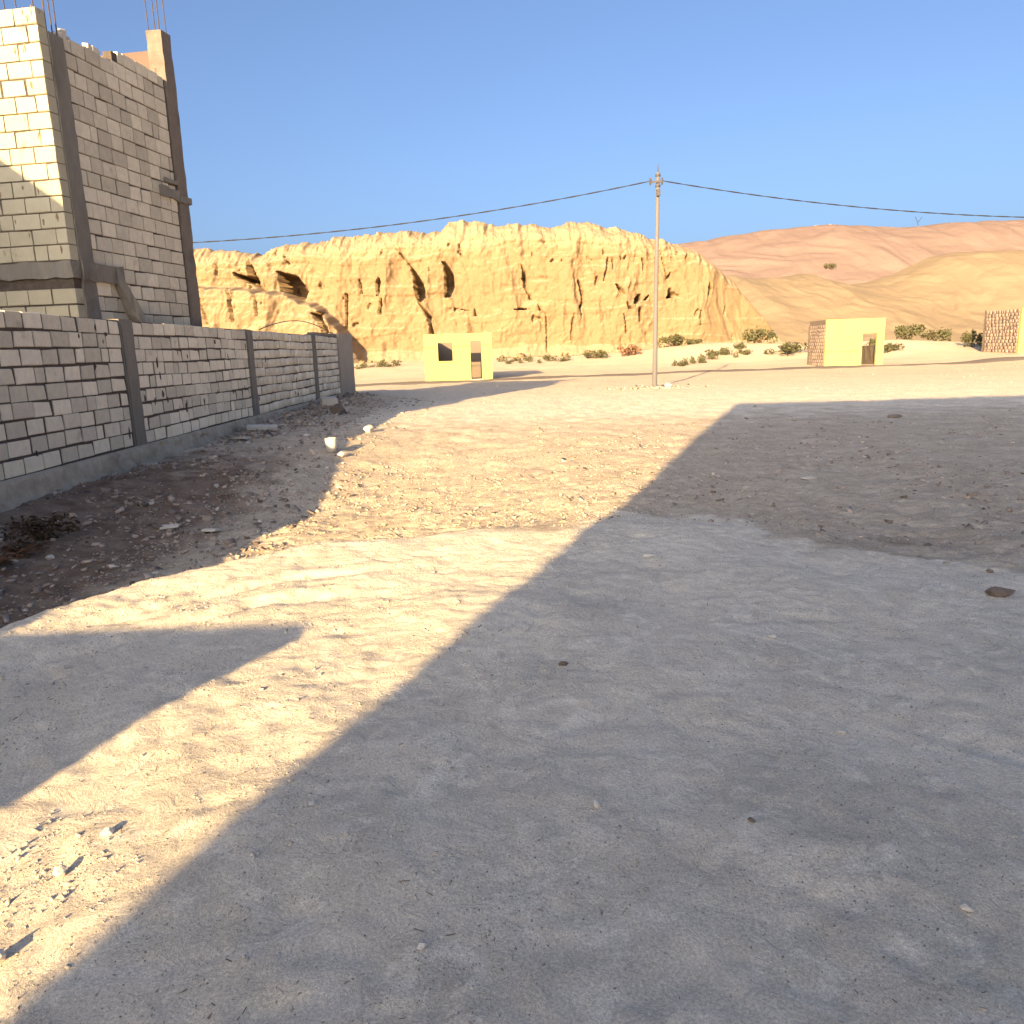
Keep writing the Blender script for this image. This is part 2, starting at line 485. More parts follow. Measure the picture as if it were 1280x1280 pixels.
M['cliff'] = rock_material('sandstone_cliff', (.215, .153, .088), (.205, .143, .082), (.205, .138, .082), (.30, .225, .145), (10.6, 13.5), bsc=2.2, bd=.12, bst=.5)
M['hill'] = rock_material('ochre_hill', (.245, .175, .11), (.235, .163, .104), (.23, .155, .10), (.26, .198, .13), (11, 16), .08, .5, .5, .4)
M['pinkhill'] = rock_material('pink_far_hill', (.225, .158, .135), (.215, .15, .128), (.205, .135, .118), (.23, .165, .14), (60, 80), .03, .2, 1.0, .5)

# silhouette of the crest, left to right
TOPP = [(60, 330), (160, 322), (250, 310), (285, 314), (330, 318), (345, 311), (360, 305), (400, 300), (450, 292), (500, 289), (548, 287), (560, 279), (572, 276), (600, 277),
        (620, 281), (650, 280), (672, 277), (684, 284), (702, 282), (714, 276), (734, 274), (752, 281), (770, 282), (790, 290), (812, 298), (850, 304),
        (868, 309), (884, 320), (902, 334), (925, 356), (948, 384), (968, 412), (990, 450), (1060, 452)]
tp = [at(px, py, 80) for px, py in TOPP]
TX = np.array([p.x for p in tp]); TZ = np.array([p.z for p in tp])
# recesses and cracks: rows of (py, px left, px right)
CLEFT = [
    [(321, 303, 305), (330, 305, 312), (338, 308, 318), (346, 311, 323), (352, 312, 326), (357, 318, 326), (361, 326, 332), (366, 335, 338)],
    [(340, 290, 292), (344, 292, 304), (347, 297, 314), (351, 304, 316), (355, 312, 320)],
    [(338, 344, 347), (345, 348, 372), (355, 350, 380), (363, 352, 386), (370, 366, 385), (376, 379, 383)],
    [(393, 401, 413), (399, 406, 416), (405, 411, 420), (411, 415, 424), (418, 418, 426)],
    [(347, 473, 475), (353, 471, 477), (362, 471, 476), (370, 472, 475)],
    [(373, 476, 479), (382, 475, 480), (394, 474, 478)],
    [(333, 513, 515), (345, 516, 524), (355, 517, 530), (365, 518, 533), (374, 521, 533), (378, 524, 527)],
    [(310, 494, 496), (322, 503, 506), (334, 513, 516)],
    [(378, 522, 524), (388, 529, 534), (397, 533, 542), (403, 537, 541), (412, 538, 543), (420, 540, 545)],
    [(327, 552, 556), (332, 555, 561), (342, 556, 567), (355, 556, 569), (362, 556, 568), (372, 556, 564)],
    [(313, 571, 573), (320, 576, 579)],
    [(330, 650, 652), (340, 653, 657), (348, 652, 659), (358, 654, 658), (366, 658, 661), (375, 662, 665)],
    [(380, 671, 673), (388, 673, 676), (394, 681, 683), (404, 682, 684), (420, 682, 684), (440, 682, 684)],
    [(350, 721, 723), (358, 723, 727), (368, 725, 729), (378, 726, 729), (386, 722, 726)],
    [(392, 716, 718), (404, 713, 716), (418, 712, 714), (428, 713, 715)],
    [(321, 758, 760), (328, 758, 761), (336, 756, 759), (352, 753, 755)],
    [(324, 764, 766), (338, 765, 767)], [(320, 774, 776), (325, 775, 777)],
    [(322, 802, 804), (330, 803, 806), (340, 803, 805)],
    [(356, 768, 771), (362, 771, 778), (369, 777, 782)], [(378, 781, 783), (387, 784, 789)],
    [(368, 796, 800), (374, 792, 801), (380, 790, 797)], [(369, 809, 812), (376, 803, 808)],
    [(384, 797, 800), (394, 796, 801), (403, 797, 800)], [(392, 777, 779), (402, 779, 781), (418, 780, 782)],
    [(360, 836, 839), (368, 834, 842), (373, 832, 843)], [(313, 847, 850), (320, 846, 848)],
    [(353, 887, 889), (361, 886, 891), (370, 886, 888)], [(388, 874, 876), (407, 873, 875)],
    [(312, 826, 828), (330, 829, 831), (348, 833, 835)], [(340, 838, 840), (349, 832, 836)],
    [(367, 433, 436), (385, 434, 437), (416, 435, 437)], [(350, 449, 451), (368, 452, 455)],
    [(362, 296, 299), (372, 302, 305), (386, 306, 310), (405, 312, 316)],
    [(372, 268, 270), (390, 276, 278), (408, 284, 286)], [(366, 330, 332), (380, 335, 338), (398, 339, 342)],
    [(384, 555, 556), (387, 574, 580), (389, 590, 592)], [(386, 592, 594), (396, 593, 597)],
    [(386, 650, 652), (387, 640, 664), (388, 648, 655)], [(318, 350, 353), (330, 358, 361)],
]
clefts = []
for rows in CLEFT:
    z = []; a = []; b_ = []
    for py, l, r in rows:
        p = at(l, py, 77.5); q = at(r, py, 77.5)
        z.append((p.z + q.z) / 2); a.append(p.x); b_.append(q.x)
    o = np.argsort(z)
    clefts.append((np.array(z)[o], np.array(a)[o], np.array(b_)[o]))

NX, NZ, NP = 1000, 170, 14
ux = np.linspace(-46, 34.5, NX)
ztop = np.interp(ux, TX, TZ) + .22 * fbm(ux * .7, ux * 0, 5, 90, .6) + .07 * ridged(ux * 2.2, ux * 0 + 3, 3, 91)
fr = np.linspace(0, 1, NZ)
X = np.repeat(ux[None, :], NZ, 0)
Z = -.8 + fr[:, None] * (ztop + .8)[None, :]
zn = Z / np.maximum(ztop[None, :], 2.0)
warp = .8 * fbm(X * .25, Z * .12, 3, 60)
Y = 76.5 + .16 * Z + (2.6 + 1.6 * fbm(X * .45, Z * .3, 3, 59)) * np.clip((zn - .86) / .14, 0, 1) ** 1.7
Y = Y + .45 * smooth(16, 24, X) * (X - 16) * .6
topf = 1 - .75 * smooth(.78, .95, zn)
Y = Y - .55 * ridged(X * .16 + warp * .25, Z * .05, 3, 64) * smooth(0, .25, zn) * topf * (1 - .6 * smooth(17, 23, X))
Y = Y - .13 * ridged(X * .55 + warp * 1.2, Z * .16, 3, 66) * smooth(.02, .3, zn) * topf
Y = Y - .22 * (1 - .7 * smooth(16, 22, X)) * fbm(X * .9 + warp, Z * 1.1, 5, 67, .62) * smooth(.7, .9, zn)
smo = 1 - .75 * smooth(16, 22, X)
Y = Y - smo * .12 * fbm(X * 1.3 + warp, Z * .8, 5, 68, .6) - smo * .07 * ridged(X * 1.1 + .5 * warp, Z * 1.5, 4, 69)
Y = Y - .12 * smooth(.1, .3, perlin(X * .08, Z * .9 + .5 * perlin(X * .2, Z * .2, 3), 71))      # bedding ledges
Y = Y - 1.5 * np.clip(1.9 - Z + .5 * perlin(X * .3, X * 0, 72), 0, 3)                       # foot slope
zl = np.interp(X, [-46, -30, -25, -21, -18.4, -16.5, -15, -13], [9, 8.5, 8.3, 7.6, 6.6, 5.2, 3.2, 0]) + .25 * fbm(X * .7, X * 0, 3, 75)
Y = Y - (3.4 * smooth(-.12, .5, zl - Z) + .25 * np.clip(zl - Z, 0, 4)) * smooth(-12, -15, X)
for z, a, b_ in clefts:
    inside = (Z >= z[0]) & (Z <= z[-1])
    jit = .06 * perlin(X * 3, Z * 3, 81)
    l = np.interp(Z, z, a) + jit; r = np.interp(Z, z, b_) + jit
    w = np.maximum(r - l, .14); o = (X - l) / w
    prof = np.where((o >= 0) & (o < 1), np.minimum(1, (1 - o) / .22), 0) * inside
    Y = Y + prof * np.minimum(3.0 * w, 4.6)
# small pocks and nicks
pk = perlin(X * 1.3, Z * .55, 83); Y = Y + .5 * smooth(.66, .72, pk) * smooth(.1, .3, zn) * (1 - smooth(.8, .95, zn))
V = [np.stack([X, Y, Z], 2)]
yt = Y[-1]; zt = Z[-1]
for k in range(1, NP):
    d = k * 1.2 + .1 * k * k
    V.append(np.stack([ux, yt + d, zt + .05 * k * (k < 4) - .10 * k + .12 * fbm(ux * .8, ux * 0 + k, 3, 95)], 1)[None])
V = np.concatenate(V, 0)
me = mesh_arrays('cliff', V.reshape(-1, 3), grid_faces(NZ + NP - 1, NX), True)
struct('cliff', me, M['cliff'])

def hill(name, pts, Y0, Y1, m, depth, amp, sc, seed, nx=420, ny=150, gully=1.0):
    """a hill whose crest passes through pts at y = Y1, foot at Y0"""
    p = [at(px, py, Y1) for px, py in pts]
    hx = np.linspace(p[0].x, p[-1].x, nx); cz = np.interp(hx, [q.x for q in p], [q.z for q in p])
    cz = cz + amp * .25 * fbm(hx / sc * 3, hx * 0, 4, seed + 5)
    v = np.concatenate([np.linspace(0, 1, ny), 1 + np.linspace(.02, 1, 20)])
    XX, VV = np.meshgrid(hx, v)
    YY = np.where(VV <= 1, Y0 + (Y1 - Y0) * VV, Y1 + depth * (VV - 1))
    g = ridged(XX / sc + .5 * fbm(XX / sc, YY / sc, 2, seed), YY / sc * .45, 4, seed + 1)
    base = np.where(VV <= 1, smooth(0, 1.02, VV) * .75 + .25 * VV, 1 - .5 * (VV - 1))
    ZZ = base * cz[None, :] + amp * gully * g * .35 * smooth(0, .3, VV) * (1 - smooth(.8, 1, VV)) + amp * .2 * fbm(XX / sc * 2, YY / sc * 2, 4, seed + 9) * (1 - smooth(.85, 1, VV)) - .6 * (1 - smooth(0, .1, VV))
    me = mesh_arrays(name, np.stack([XX, YY, ZZ], 2).reshape(-1, 3), grid_faces(len(v), nx), True)
    return struct(name, me, m)

hill('hill', [(700, 420), (800, 380), (850, 362), (880, 352), (905, 344), (940, 349), (970, 347), (1000, 343), (1030, 352), (1060, 357), (1090, 350), (1112, 345), (1130, 336), (1160, 322), (1190, 316),
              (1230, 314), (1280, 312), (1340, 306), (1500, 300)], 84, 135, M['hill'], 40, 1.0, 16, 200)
hill('far_hill', [(560, 340), (700, 325), (800, 312), (870, 303), (905, 296), (940, 290), (985, 285), (1030, 282), (1060, 284), (1100, 286), (1128, 287), (1145, 283), (1180, 279), (1200, 278), (1240, 277),
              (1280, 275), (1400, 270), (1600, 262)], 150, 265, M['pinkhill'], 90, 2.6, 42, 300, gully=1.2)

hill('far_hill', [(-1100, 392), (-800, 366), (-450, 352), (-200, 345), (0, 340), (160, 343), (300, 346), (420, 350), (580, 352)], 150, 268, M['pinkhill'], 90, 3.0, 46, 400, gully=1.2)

# ------------------------------------------------------------------ block pieces
def block_mesh(i, depth, L, Hh):
    r = random.Random(100 + i)
    c = .009; bm = bmesh.new()
    j = lambda a=.006: r.uniform(-a, a)
    n = bm.verts.new
    cx = [c / L + j(.012), 1 - c / L + j(.012)]; cz = [c / Hh + j(.02), 1 - c / Hh + j(.02)]
    fa = [n((cx[0], 0, cz[0])), n((cx[1], 0, cz[0])), n((cx[1], 0, cz[1])), n((cx[0], 0, cz[1]))]
    for v in fa: v.co.y += r.uniform(-.003, .003) / depth
    e = lambda: abs(j(.018))
    ring = [n((e(), .014 / depth, e())), n((1 - e(), .014 / depth, e())), n((1 - e(), .014 / depth, 1 - e())), n((e(), .014 / depth, 1 - e()))]
    if i % 4 == 3:                       # a knocked-off corner
        k = r.choice([2, 3]); d = r.uniform(.02, .06)
        for s in (fa, ring):
            s[k].co.x += d if k == 3 else -d
            s[k].co.z -= r.uniform(.03, .12)
    bk = [n((0, 1, 0)), n((1, 1, 0)), n((1, 1, 1)), n((0, 1, 1))]
    bm.faces.new(fa)
    for a, b in ((fa, ring), (ring, bk)):
        for k in range(4):
            bm.faces.new([a[k], a[(k + 1) % 4], b[(k + 1) % 4], b[k]])
    bm.faces.new(bk[::-1])
    bmesh.ops.recalc_face_normals(bm, faces=bm.faces[:])
    me = bpy.data.meshes.new('block'); bm.to_mesh(me); bm.free()
    return me

def course(a, b, r, k, mean, joint=.013):
    """block spans along one course from a to b"""
    out = []; x = a
    first = mean * (.5 if k % 2 else 1.0) * r.uniform(.8, 1.1)
    L = first
    while x < b - .06:
        e = min(x + L, b)
        if b - e < .10: e = b
        g = joint * r.uniform(.5, 1.0) if r.random() < .8 else joint * r.uniform(1.2, 2.4)
        if e - x - g > .04:
            out.append((x, e - x - g))
        x = e
        L = mean * r.choice([1, 1, 1, 1, .95, 1.05, .85, .55, 1.15])
    return out

def joined(name, items, variants, m, parent):
    """many blocks in one mesh: items are (matrix)"""
    Vs = []; Fs = []; off = 0
    for k, mx in enumerate(items):
        me = variants[k % len(variants)]
        v = np.array([mx @ q.co for q in me.vertices]); f = np.array([p.vertices[:] for p in me.polygons])
        Vs.append(v); Fs.append(f + off); off += len(v)
    me = mesh_arrays(name, np.concatenate(Vs), np.concatenate(Fs))
    o = link(name, me, m, parent); o['kind'] = 'stuff'
    return o

# ------------------------------------------------------------------ boundary wall
WX, WT = -5.90, .20                       # face x, thickness
wall = thing('boundary_wall', 'long low wall of pale square blocks with grey concrete posts along the left side', 'wall', (WX, 0, 0))
bwv = [block_mesh(i, .06, .36, .205) for i in range(12)]
for me_ in bwv: me_.materials.append(M['wallblock'])
bwj = [block_mesh(i + 40, .06, .36, .205) for i in range(8)]
W0, W1 = -7.2, 27.1
bm = bmesh.new(); box(bm, -WT + .015, -.009, W0, .3, .05, 2.01); box(bm, -WT + .015, -.009, .302, W1, .05, 2.225)
obj('mortar', bm, M['mortar'], wall)
POSTS = [(-2.8, .30), (4.6, .30), (11.95, .40), (17.68, .42), (23.6, .45)]
for y0, w in POSTS:
    bm = bmesh.new(); box(bm, -WT - .01, .012, y0, y0 + w, .1, 2.24 + .02 * (w > .43), .007, .16)
    obj('post', bm, M['concrete'], wall)
    # shuttering groove down the post face
    bm = bmesh.new(); box(bm, .013, .026, y0 + .03, y0 + .075, .3, 2.2, .004, .2)
    obj('post_rib', bm, M['concrete'], wall)
bays = [(W0, -2.8), (-2.5, 4.6), (4.9, 11.95), (12.35, 17.68), (18.1, 23.6), (24.05, 27.1)]
r = random.Random(3)
stuffm = []
Z0, NCO = .305, 9
CH = (2.24 - Z0) / NCO
Rz = Matrix.Rotation(math.pi / 2, 4, 'Z')
nb = 0
for bi, (a, b) in enumerate(bays):
    for k in range(NCO):
        for (y, L) in course(a + .01, b - .005, r, k, .40, .020):
            if k == NCO - 1 and y < .3: continue                  # unseen near end kept a course lower so sun reaches the crest
            wob = .012 * math.sin(y * 1.3 + k) + r.uniform(-.004, .004)
            z = Z0 + k * CH + wob; h = CH - .014 - r.uniform(0, .004)
            proud = r.uniform(-.004, .006)
            if bi in (2, 3) and y > 7.9:
                o = link('block', r.choice(bwv), None, wall, (proud, y, z), (r.uniform(-.012, .012), r.uniform(-.012, .012), math.pi / 2 + r.uniform(-.006, .006)))
                o.scale = (L, .06, h); nb += 1
            else:
                stuffm.append(Matrix.Translation((proud, y, z)) @ Rz @ Matrix.Diagonal((L, .06, h, 1)))
joined('blockwork', stuffm, bwj, M['wallblocks'], wall)
# mortar smears over some joints
bm = bmesh.new()
for q in range(34):
    y = r.uniform(8.3, 22); z = r.uniform(.4, 2.1); n = 7
    hgt = r.uniform(.04, .11); wd = r.uniform(.018, .05)
    c = bm.verts.new((.016, y, z)); ring = []
    for t in range(n):
        a = 2 * math.pi * t / n
        ring.append(bm.verts.new((.002, y + wd * math.cos(a) * r.uniform(.6, 1.3), z + hgt * math.sin(a) * r.uniform(.6, 1.2))))
    for t in range(n): bm.faces.new([c, ring[t], ring[(t + 1) % n]])
o = obj('mortar_smear', bm, M['mortar'], wall); o['kind'] = 'stuff'
# footing: sloped rough concrete strip
fy = np.arange(W0, W1 + 1.4, .06); rows = []
prof = [(.008, .300), (.05, .285), (.075, .24), (.085, .16), (.10, .08), (.12, 0), (.15, -.08), (.18, -.45)]
for q, (px_, pz) in enumerate(prof):
    n1_ = .05 * fbm(fy * 1.6, fy * 0 + q, 5, 130 + q, .65) * (q > 0); n2_ = (.045 if q < 3 else .07) * fbm(fy * 1.0, fy * 0, 4, 140 + q, .6)
    rows.append(np.stack([px_ + n1_, fy, pz + n2_ * (q > 0) - .006 * (q == 0)], 1))
me = mesh_arrays('footing', np.concatenate(rows), grid_faces(len(prof), len(fy)), True)
link('footing', me, M['footing'], wall)
# plastered end pier
bm = bmesh.new(); box(bm, -.32, .05, 27.12, 29.5, -.1, 2.36, .006, .3); obj('end_pier', bm, M['plaster'], wall)
bm = bmesh.new(); box(bm, -.24, -.02, 24.05, 27.10, 2.245, 2.33, .006, .3); obj('coping', bm, M['concrete'], wall)

# ------------------------------------------------------------------ unfinished house
HA = math.radians(-9.5)
HY = 3.40
house = thing('block_house', 'tall unfinished pale block house with bare concrete columns behind the long wall', 'house', (-6.81, 12.55, 0), HA)
hv = [block_mesh(i + 20, .07, .40, .235) for i in range(10)]
for me_ in hv: me_.materials.append(M['block'])
fv = [block_mesh(i + 60, .18, .44, .235) for i in range(8)]
for me_ in fv: me_.materials.append(M['front'])
HW = 4.8
bm = bmesh.new(); box(bm, -HW + .02, -.022, .022, .17, 0, 6.74); box(bm, -.2, -.030, .175, 3.2, 0, 6.46); box(bm, -.19, -.032, 1.72, 3.19, 6.462, 6.76); obj('mortar', bm, M['mortar'], house)
r = random.Random(11); hst = []
FH = (6.78 - 3.20) / 15
def front_course(k, z, h):
    for (x, L) in course(.0, HW, r, k, .42, .011):
        if x < 1.75:
            o = link('block', r.choice(fv), None, house, (-x - L, r.uniform(-.003, .003), z), (r.uniform(-.006, .006), 0, r.uniform(-.004, .004)))
            o.scale = (L, .18, h)
        else:
            hst.append(Matrix.Translation((-x - L, 0, z)) @ Matrix.Diagonal((L, .18, h, 1)))
for k in range(15):
    front_course(k, 3.20 + k * FH, FH - .011)
for k in range(2):
    front_course(k + 1, 2.36 + k * .255 - .08, .235)
# brown mortar smeared down over joints of the front
bm = bmesh.new()
for q in range(30):
    k = r.randrange(15); x = -r.uniform(.03, 1.6); z = 3.20 + k * FH + r.uniform(.06, .17); n = 8
    wd = r.uniform(.012, .032); hgt = r.uniform(.05, .10)
    c = bm.verts.new((x, -.0075, z)); ring = []
    for t in range(n):
        a_ = 2 * math.pi * t / n
        ring.append(bm.verts.new((x + wd * math.cos(a_) * r.uniform(.5, 1.3), .002, z + hgt * math.sin(a_) * r.uniform(.6, 1.3))))
    for t in range(n): bm.faces.new([c, ring[t], ring[(t + 1) % n]])
o = obj('mortar_smear', bm, M['brownmortar'], house); o['kind'] = 'stuff'
# right-hand face between the two columns
RH = .2455; nr = 18
for k in range(nr):
    z = 2.20 + k * RH
    for (y, L) in course(.53, 3.17, r, k, .335, .012):
        if k == nr - 1 and L < .12:
            continue
        o = link('block', r.choice(hv), None, house, (-.012 + r.uniform(-.004, .004), y, z + r.uniform(-.003, .003)), (r.uniform(-.01, .01), r.uniform(-.008, .008), math.pi / 2))
        o.scale = (L, .07, (RH - .012) * (r.uniform(.75, 1) if k == nr - 1 and y < 1.6 else 1))
for (y, L) in course(1.86, 3.17, r, 1, .335, .012):          # one more course over the far half
    o = link('block', r.choice(hv), None, house, (-.012 + r.uniform(-.004, .004), y, 2.20 + nr * RH), (r.uniform(-.01, .01), 0, math.pi / 2))
    o.scale = (L, .07, r.uniform(.17, .2))
joined('blockwork', hst, fv, M['blocks'], house)
# broken chips and spilled mortar on top of that face
bm = bmesh.new()
for q in range(16):
    y = r.uniform(.52, 1.72); s = r.uniform(.03, .08)
    box(bm, -.15, -.15 + 1.6 * s, y, y + 2 * s, 6.44, 6.52 + r.uniform(.04, .17), .025)
o = obj('broken_top', bm, M['stone'], house); o['kind'] = 'stuff'
def rough_col(name, *b, j=.008, seg=.18, m='concrete'):
    bm = bmesh.new(); box(bm, *b, j, seg); return obj(name, bm, M[m], house)
rough_col('column', -.24, .022, .185, .50, 0, 6.50)
rough_col('column', -.28, .03, 3.2, 3.5, 0, 7.62, m='litconcrete')
rough_col('column', -HW - .02, -HW + .25, .19, .5, 0, 6.5)
rough_col('column', -HW - .02, -HW + .25, 3.2, 3.5, 0, 7.4)
# plastered rear wall whose sunlit inner side shows above the block face
bm = bmesh.new(); box(bm, -HW + .26, -.29, 3.24, 3.42, 0, 7.30, .005, .5); obj('rear_wall', bm, M['pinkwall'], house)
bm = bmesh.new(); box(bm, -HW, -HW + .18, .52, 3.18, 0, 6.6); obj('side_wall', bm, M['mortar'], house)
# tie beam, wrapping the corner, and the slanting tail that reaches down to the wall post
rough_col('tie_beam', -HW - .03, .012, -.028, .17, 2.93, 3.185, j=.014, seg=.14)
rough_col('tie_beam', -.2, .05, .175, 1.18, 2.90, 3.19, j=.016, seg=.13)
bm = bmesh.new()
def skew(bm, p0, p1, w, h, seg=7):
    prev = None
    for t in range(seg + 1):
        f = t / seg; c = Vector(p0).lerp(Vector(p1), f)
        vs = [bm.verts.new(c + Vector((sx * w + random.uniform(-.012, .012), random.uniform(-.012, .012), sz * h + random.uniform(-.012, .012)))) for sx, sz in ((-1, -1), (1, -1), (1, 1), (-1, 1))]
        if prev:
            for k in range(4): bm.faces.new([prev[k], prev[(k + 1) % 4], vs[(k + 1) % 4], vs[k]])
        else: bm.faces.new(vs)
        prev = vs
    bm.faces.new(prev)
skew(bm, (-.03, 1.0, 3.02), (.13, 1.34, 2.28), .11, .15); obj('sloping_tie', bm, M['concrete'], house)
# broken stub of a beam by the far column
bm = bmesh.new(); box(bm, -.1, .045, 2.62, 3.19, 4.62, 4.80, .02, .12); box(bm, -.1, .035, 2.80, 3.19, 4.90, 4.98, .015, .12); obj('beam_stub', bm, M['concrete'], house)
bm = bmesh.new(); box(bm, -.1, .07, 3.19, 3.56, 4.60, 4.72, .012, .12); obj('column_collar', bm, M['concrete'], house)
# starter bars
for (x, y, z, h) in [(-.03, .22, 6.45, 1.5), (-.03, .44, 6.45, 1.6), (-.2, .22, 6.45, 1.5), (-.2, .44, 6.45, 1.45), (-.12, .46, 6.45, 1.7),
                     (-.02, 3.24, 7.55, 1.5), (-.02, 3.46, 7.55, 1.55), (-.24, 3.24, 7.55, 1.5), (-.24, 3.46, 7.55, 1.45), (-.55, .3, 6.6, 1.4), (-.75, .3, 6.6, 1.2)]:
    bm = bmesh.new()
    tube(bm, [(x, y, z), (x + random.uniform(-.01, .01), y, z + h * .5), (x + random.uniform(-.04, .04), y + random.uniform(-.03, .03), z + h)], .0095, 5)
    obj('rebar', bm, M['steel'], house)

# ------------------------------------------------------------------ neighbours out of frame that throw the long shadows
def plain_house(name, label, x0, x1, y0, y1, h, openings):
    t = thing(name, label, 'house', ((x0 + x1) / 2, y1, 0))
    cx = (x0 + x1) / 2
    bm = bmesh.new(); box(bm, x0 - cx, x1 - cx, y0 - y1, 0, -.2, h - .25); obj('wall', bm, M['blocks'], t)
    bm = bmesh.new(); box(bm, x0 - cx - .0, x1 - cx, y0 - y1, .0, h - .248, h, .004, .8); obj('roof_slab', bm, M['concrete'], t)
    for (xx, zz, w, hh, nm) in openings:
        bm = bmesh.new(); box(bm, xx - cx, xx + w - cx, .003, .06, zz, zz + hh); obj(nm + '_frame', bm, M['concrete'], t)
        bm = bmesh.new(); box(bm, xx + .08 - cx, xx + w - .08 - cx, .062, .075, zz + .08, zz + hh - .08); obj(nm, bm, M['galv'], t)
    return t
plain_house('house', 'large three storey block house behind the viewer that shades the foreground', -7.0, 4.5, -24, -12.84, 10.0,
            [(-1, 0, 1, 2.1, 'door'), (-5, 1, 1.4, 1.2, 'window'), (2, 1, 1.4, 1.2, 'window'), (-5, 4.2, 1.4, 1.2, 'window'), (2, 4.2, 1.4, 1.2, 'window'), (-1.5, 7.4, 1.4, 1.2, 'window')])
t = thing('return_wall', 'short return of the long block wall standing behind the viewer', 'wall', (-5.1, -3.8, 0))
bm = bmesh.new(); box(bm, -.79, .64, -.10, .10, -.1, 2.32); box(bm, -2.2, -1.01, -.10, .10, -.1, 2.32); obj('wall', bm, M['blocks'], t)
bm = bmesh.new(); box(bm, -2.21, .65, -.11, .11, 2.322, 2.42, .004, .3); obj('coping', bm, M['concrete'], t)
plain_house('house', 'tall narrow block house standing left of the long wall', -17, -11.4, -.4, 7.2, 7.5, [(-15, 1, 1.2, 1.2, 'window'), (-15, 4.4, 1.2, 1.2, 'window')])

# ------------------------------------------------------------------ roofless huts beyond the road
def wall_panel(t, name, x0, x1, y0, y1, h, holes, m, lean=0):
    """wall along x with rectangular holes (xa, xb, za, zb), one mesh"""
    bm = bmesh.new()
    xsx = sorted({x0, x1, *[q for ho in holes for q in ho[:2]]}); zs = sorted({-.15, h, *[q for ho in holes for q in ho[2:]]})
    cell = lambda a, b: not any(ho[0] - 1e-6 <= a < ho[1] - 1e-6 and ho[2] - 1e-6 <= b < ho[3] - 1e-6 for ho in holes)
    solid = [[cell(a, b) for b in zs[:-1]] for a in xsx[:-1]]
    for i in range(len(xsx) - 1):
        for k in range(len(zs) - 1):
            if not solid[i][k]: continue
            a, b, c, d = xsx[i], xsx[i + 1], zs[k], zs[k + 1]
            q = lambda pts: bm.faces.new([bm.verts.new(p) for p in pts])
            q([(a, y0, c), (b, y0, c), (b, y0, d), (a, y0, d)]); q([(a, y1, c), (a, y1, d), (b, y1, d), (b, y1, c)])
            nb_ = lambda i2, k2: 0 <= i2 < len(solid) and 0 <= k2 < len(solid[0]) and solid[i2][k2]
            if not nb_(i - 1, k): q([(a, y0, c), (a, y0, d), (a, y1, d), (a, y1, c)])
            if not nb_(i + 1, k): q([(b, y0, c), (b, y1, c), (b, y1, d), (b, y0, d)])
            if not nb_(i, k + 1): q([(a, y0, d), (b, y0, d), (b, y1, d), (a, y1, d)])
            if not nb_(i, k - 1): q([(a, y0, c), (a, y1, c), (b, y1, c), (b, y0, c)])
    bmesh.ops.remove_doubles(bm, verts=bm.verts[:], dist=1e-4)
    return obj(name, bm, m, t)

def course_lines(t, x0, x1, y0, y1, h, m):
    """bare block side wall: courses as real blocks, joined because they are too far to pick apart"""
    items = []; rr = random.Random(int(abs(x0) * 10))
    n = int(h / .22)
    for k in range(n):
        for (y, L) in course(y0, y1, rr, k, .42, .012):
            items.append(Matrix.Translation((x0 + rr.uniform(-.004, .004), y + L, k * .22)) @ Matrix.Rotation(-math.pi / 2, 4, 'Z') @ Matrix.Diagonal((L, .05, .205, 1)))
    return joined('blockwork', items, bwj, m, t)

M['hutside'] = mat('pinkish_blockwork', (.34, .26, .205), (.31, .235, .185), 1.5, bump=.2, bscale=20, island=.1)
# left hut
hz = gz(-2.8, 44.4)
t = thing('roofless_hut', 'cream roofless hut with a square window left of its doorway', 'hut', (-2.79, 44.2, hz), math.radians(4))
w, d, h = 1.93, 4.0, 2.62 - hz
wall_panel(t, 'front_wall', -w, w, 0, .2, h, [(-1.14, -.32, 1.12, 2.14), (.70, 1.32, .0, 2.2)], M['hut'])
wall_panel(t, 'rear_wall', -w, w, d - .2, d, h, [], M['hutinner'])
for s in (-1, 1):
    bm = bmesh.new(); box(bm, s * w - (.2 if s > 0 else 0), s * w + (.2 if s < 0 else 0), .203, d - .203, -.15, h - .004); obj('side_wall', bm, M['hutinner'], t)
bm = bmesh.new(); box(bm, -1.2, -.26, -.05, .0, 1.06, 1.12); obj('window_sill', bm, M['hut'], t)
bm = bmesh.new(); box(bm, .42, .74, .5, .55, .02, .98, .01); obj('door_board', bm, M['pinkwall'], t)
bm = bmesh.new(); box(bm, .62, 1.4, -.25, .02, -.15, .07, .01); obj('doorstep', bm, M['footing'], t)
# right hut
hz = gz(22, 50)
t = thing('roofless_hut', 'pale yellow roofless hut with one doorway and a bare block side wall', 'hut', (22.2, 49.6, hz), math.radians(-4.5))
w, d, h = 1.82, 3.6, 2.92 - hz
wall_panel(t, 'front_wall', -w, w, 0, .2, h, [(.48, 1.36, .0, 2.02)], M['hut'])
wall_panel(t, 'rear_wall', -w, .9, d - .2, d, h - .3, [], M['hutinner'])
bm = bmesh.new(); box(bm, -w + .004, -w + .2, .203, d - .203, -.15, h - .004); obj('side_wall', bm, M['hutinner'], t)
bm = bmesh.new(); box(bm, w - .2, w, .203, d + .5, -.15, 1.22, .02, .3); obj('broken_side_wall', bm, M['hutinner'], t)
course_lines(t, -w, -w, .21, d - .21, h - .1, M['hutside'])
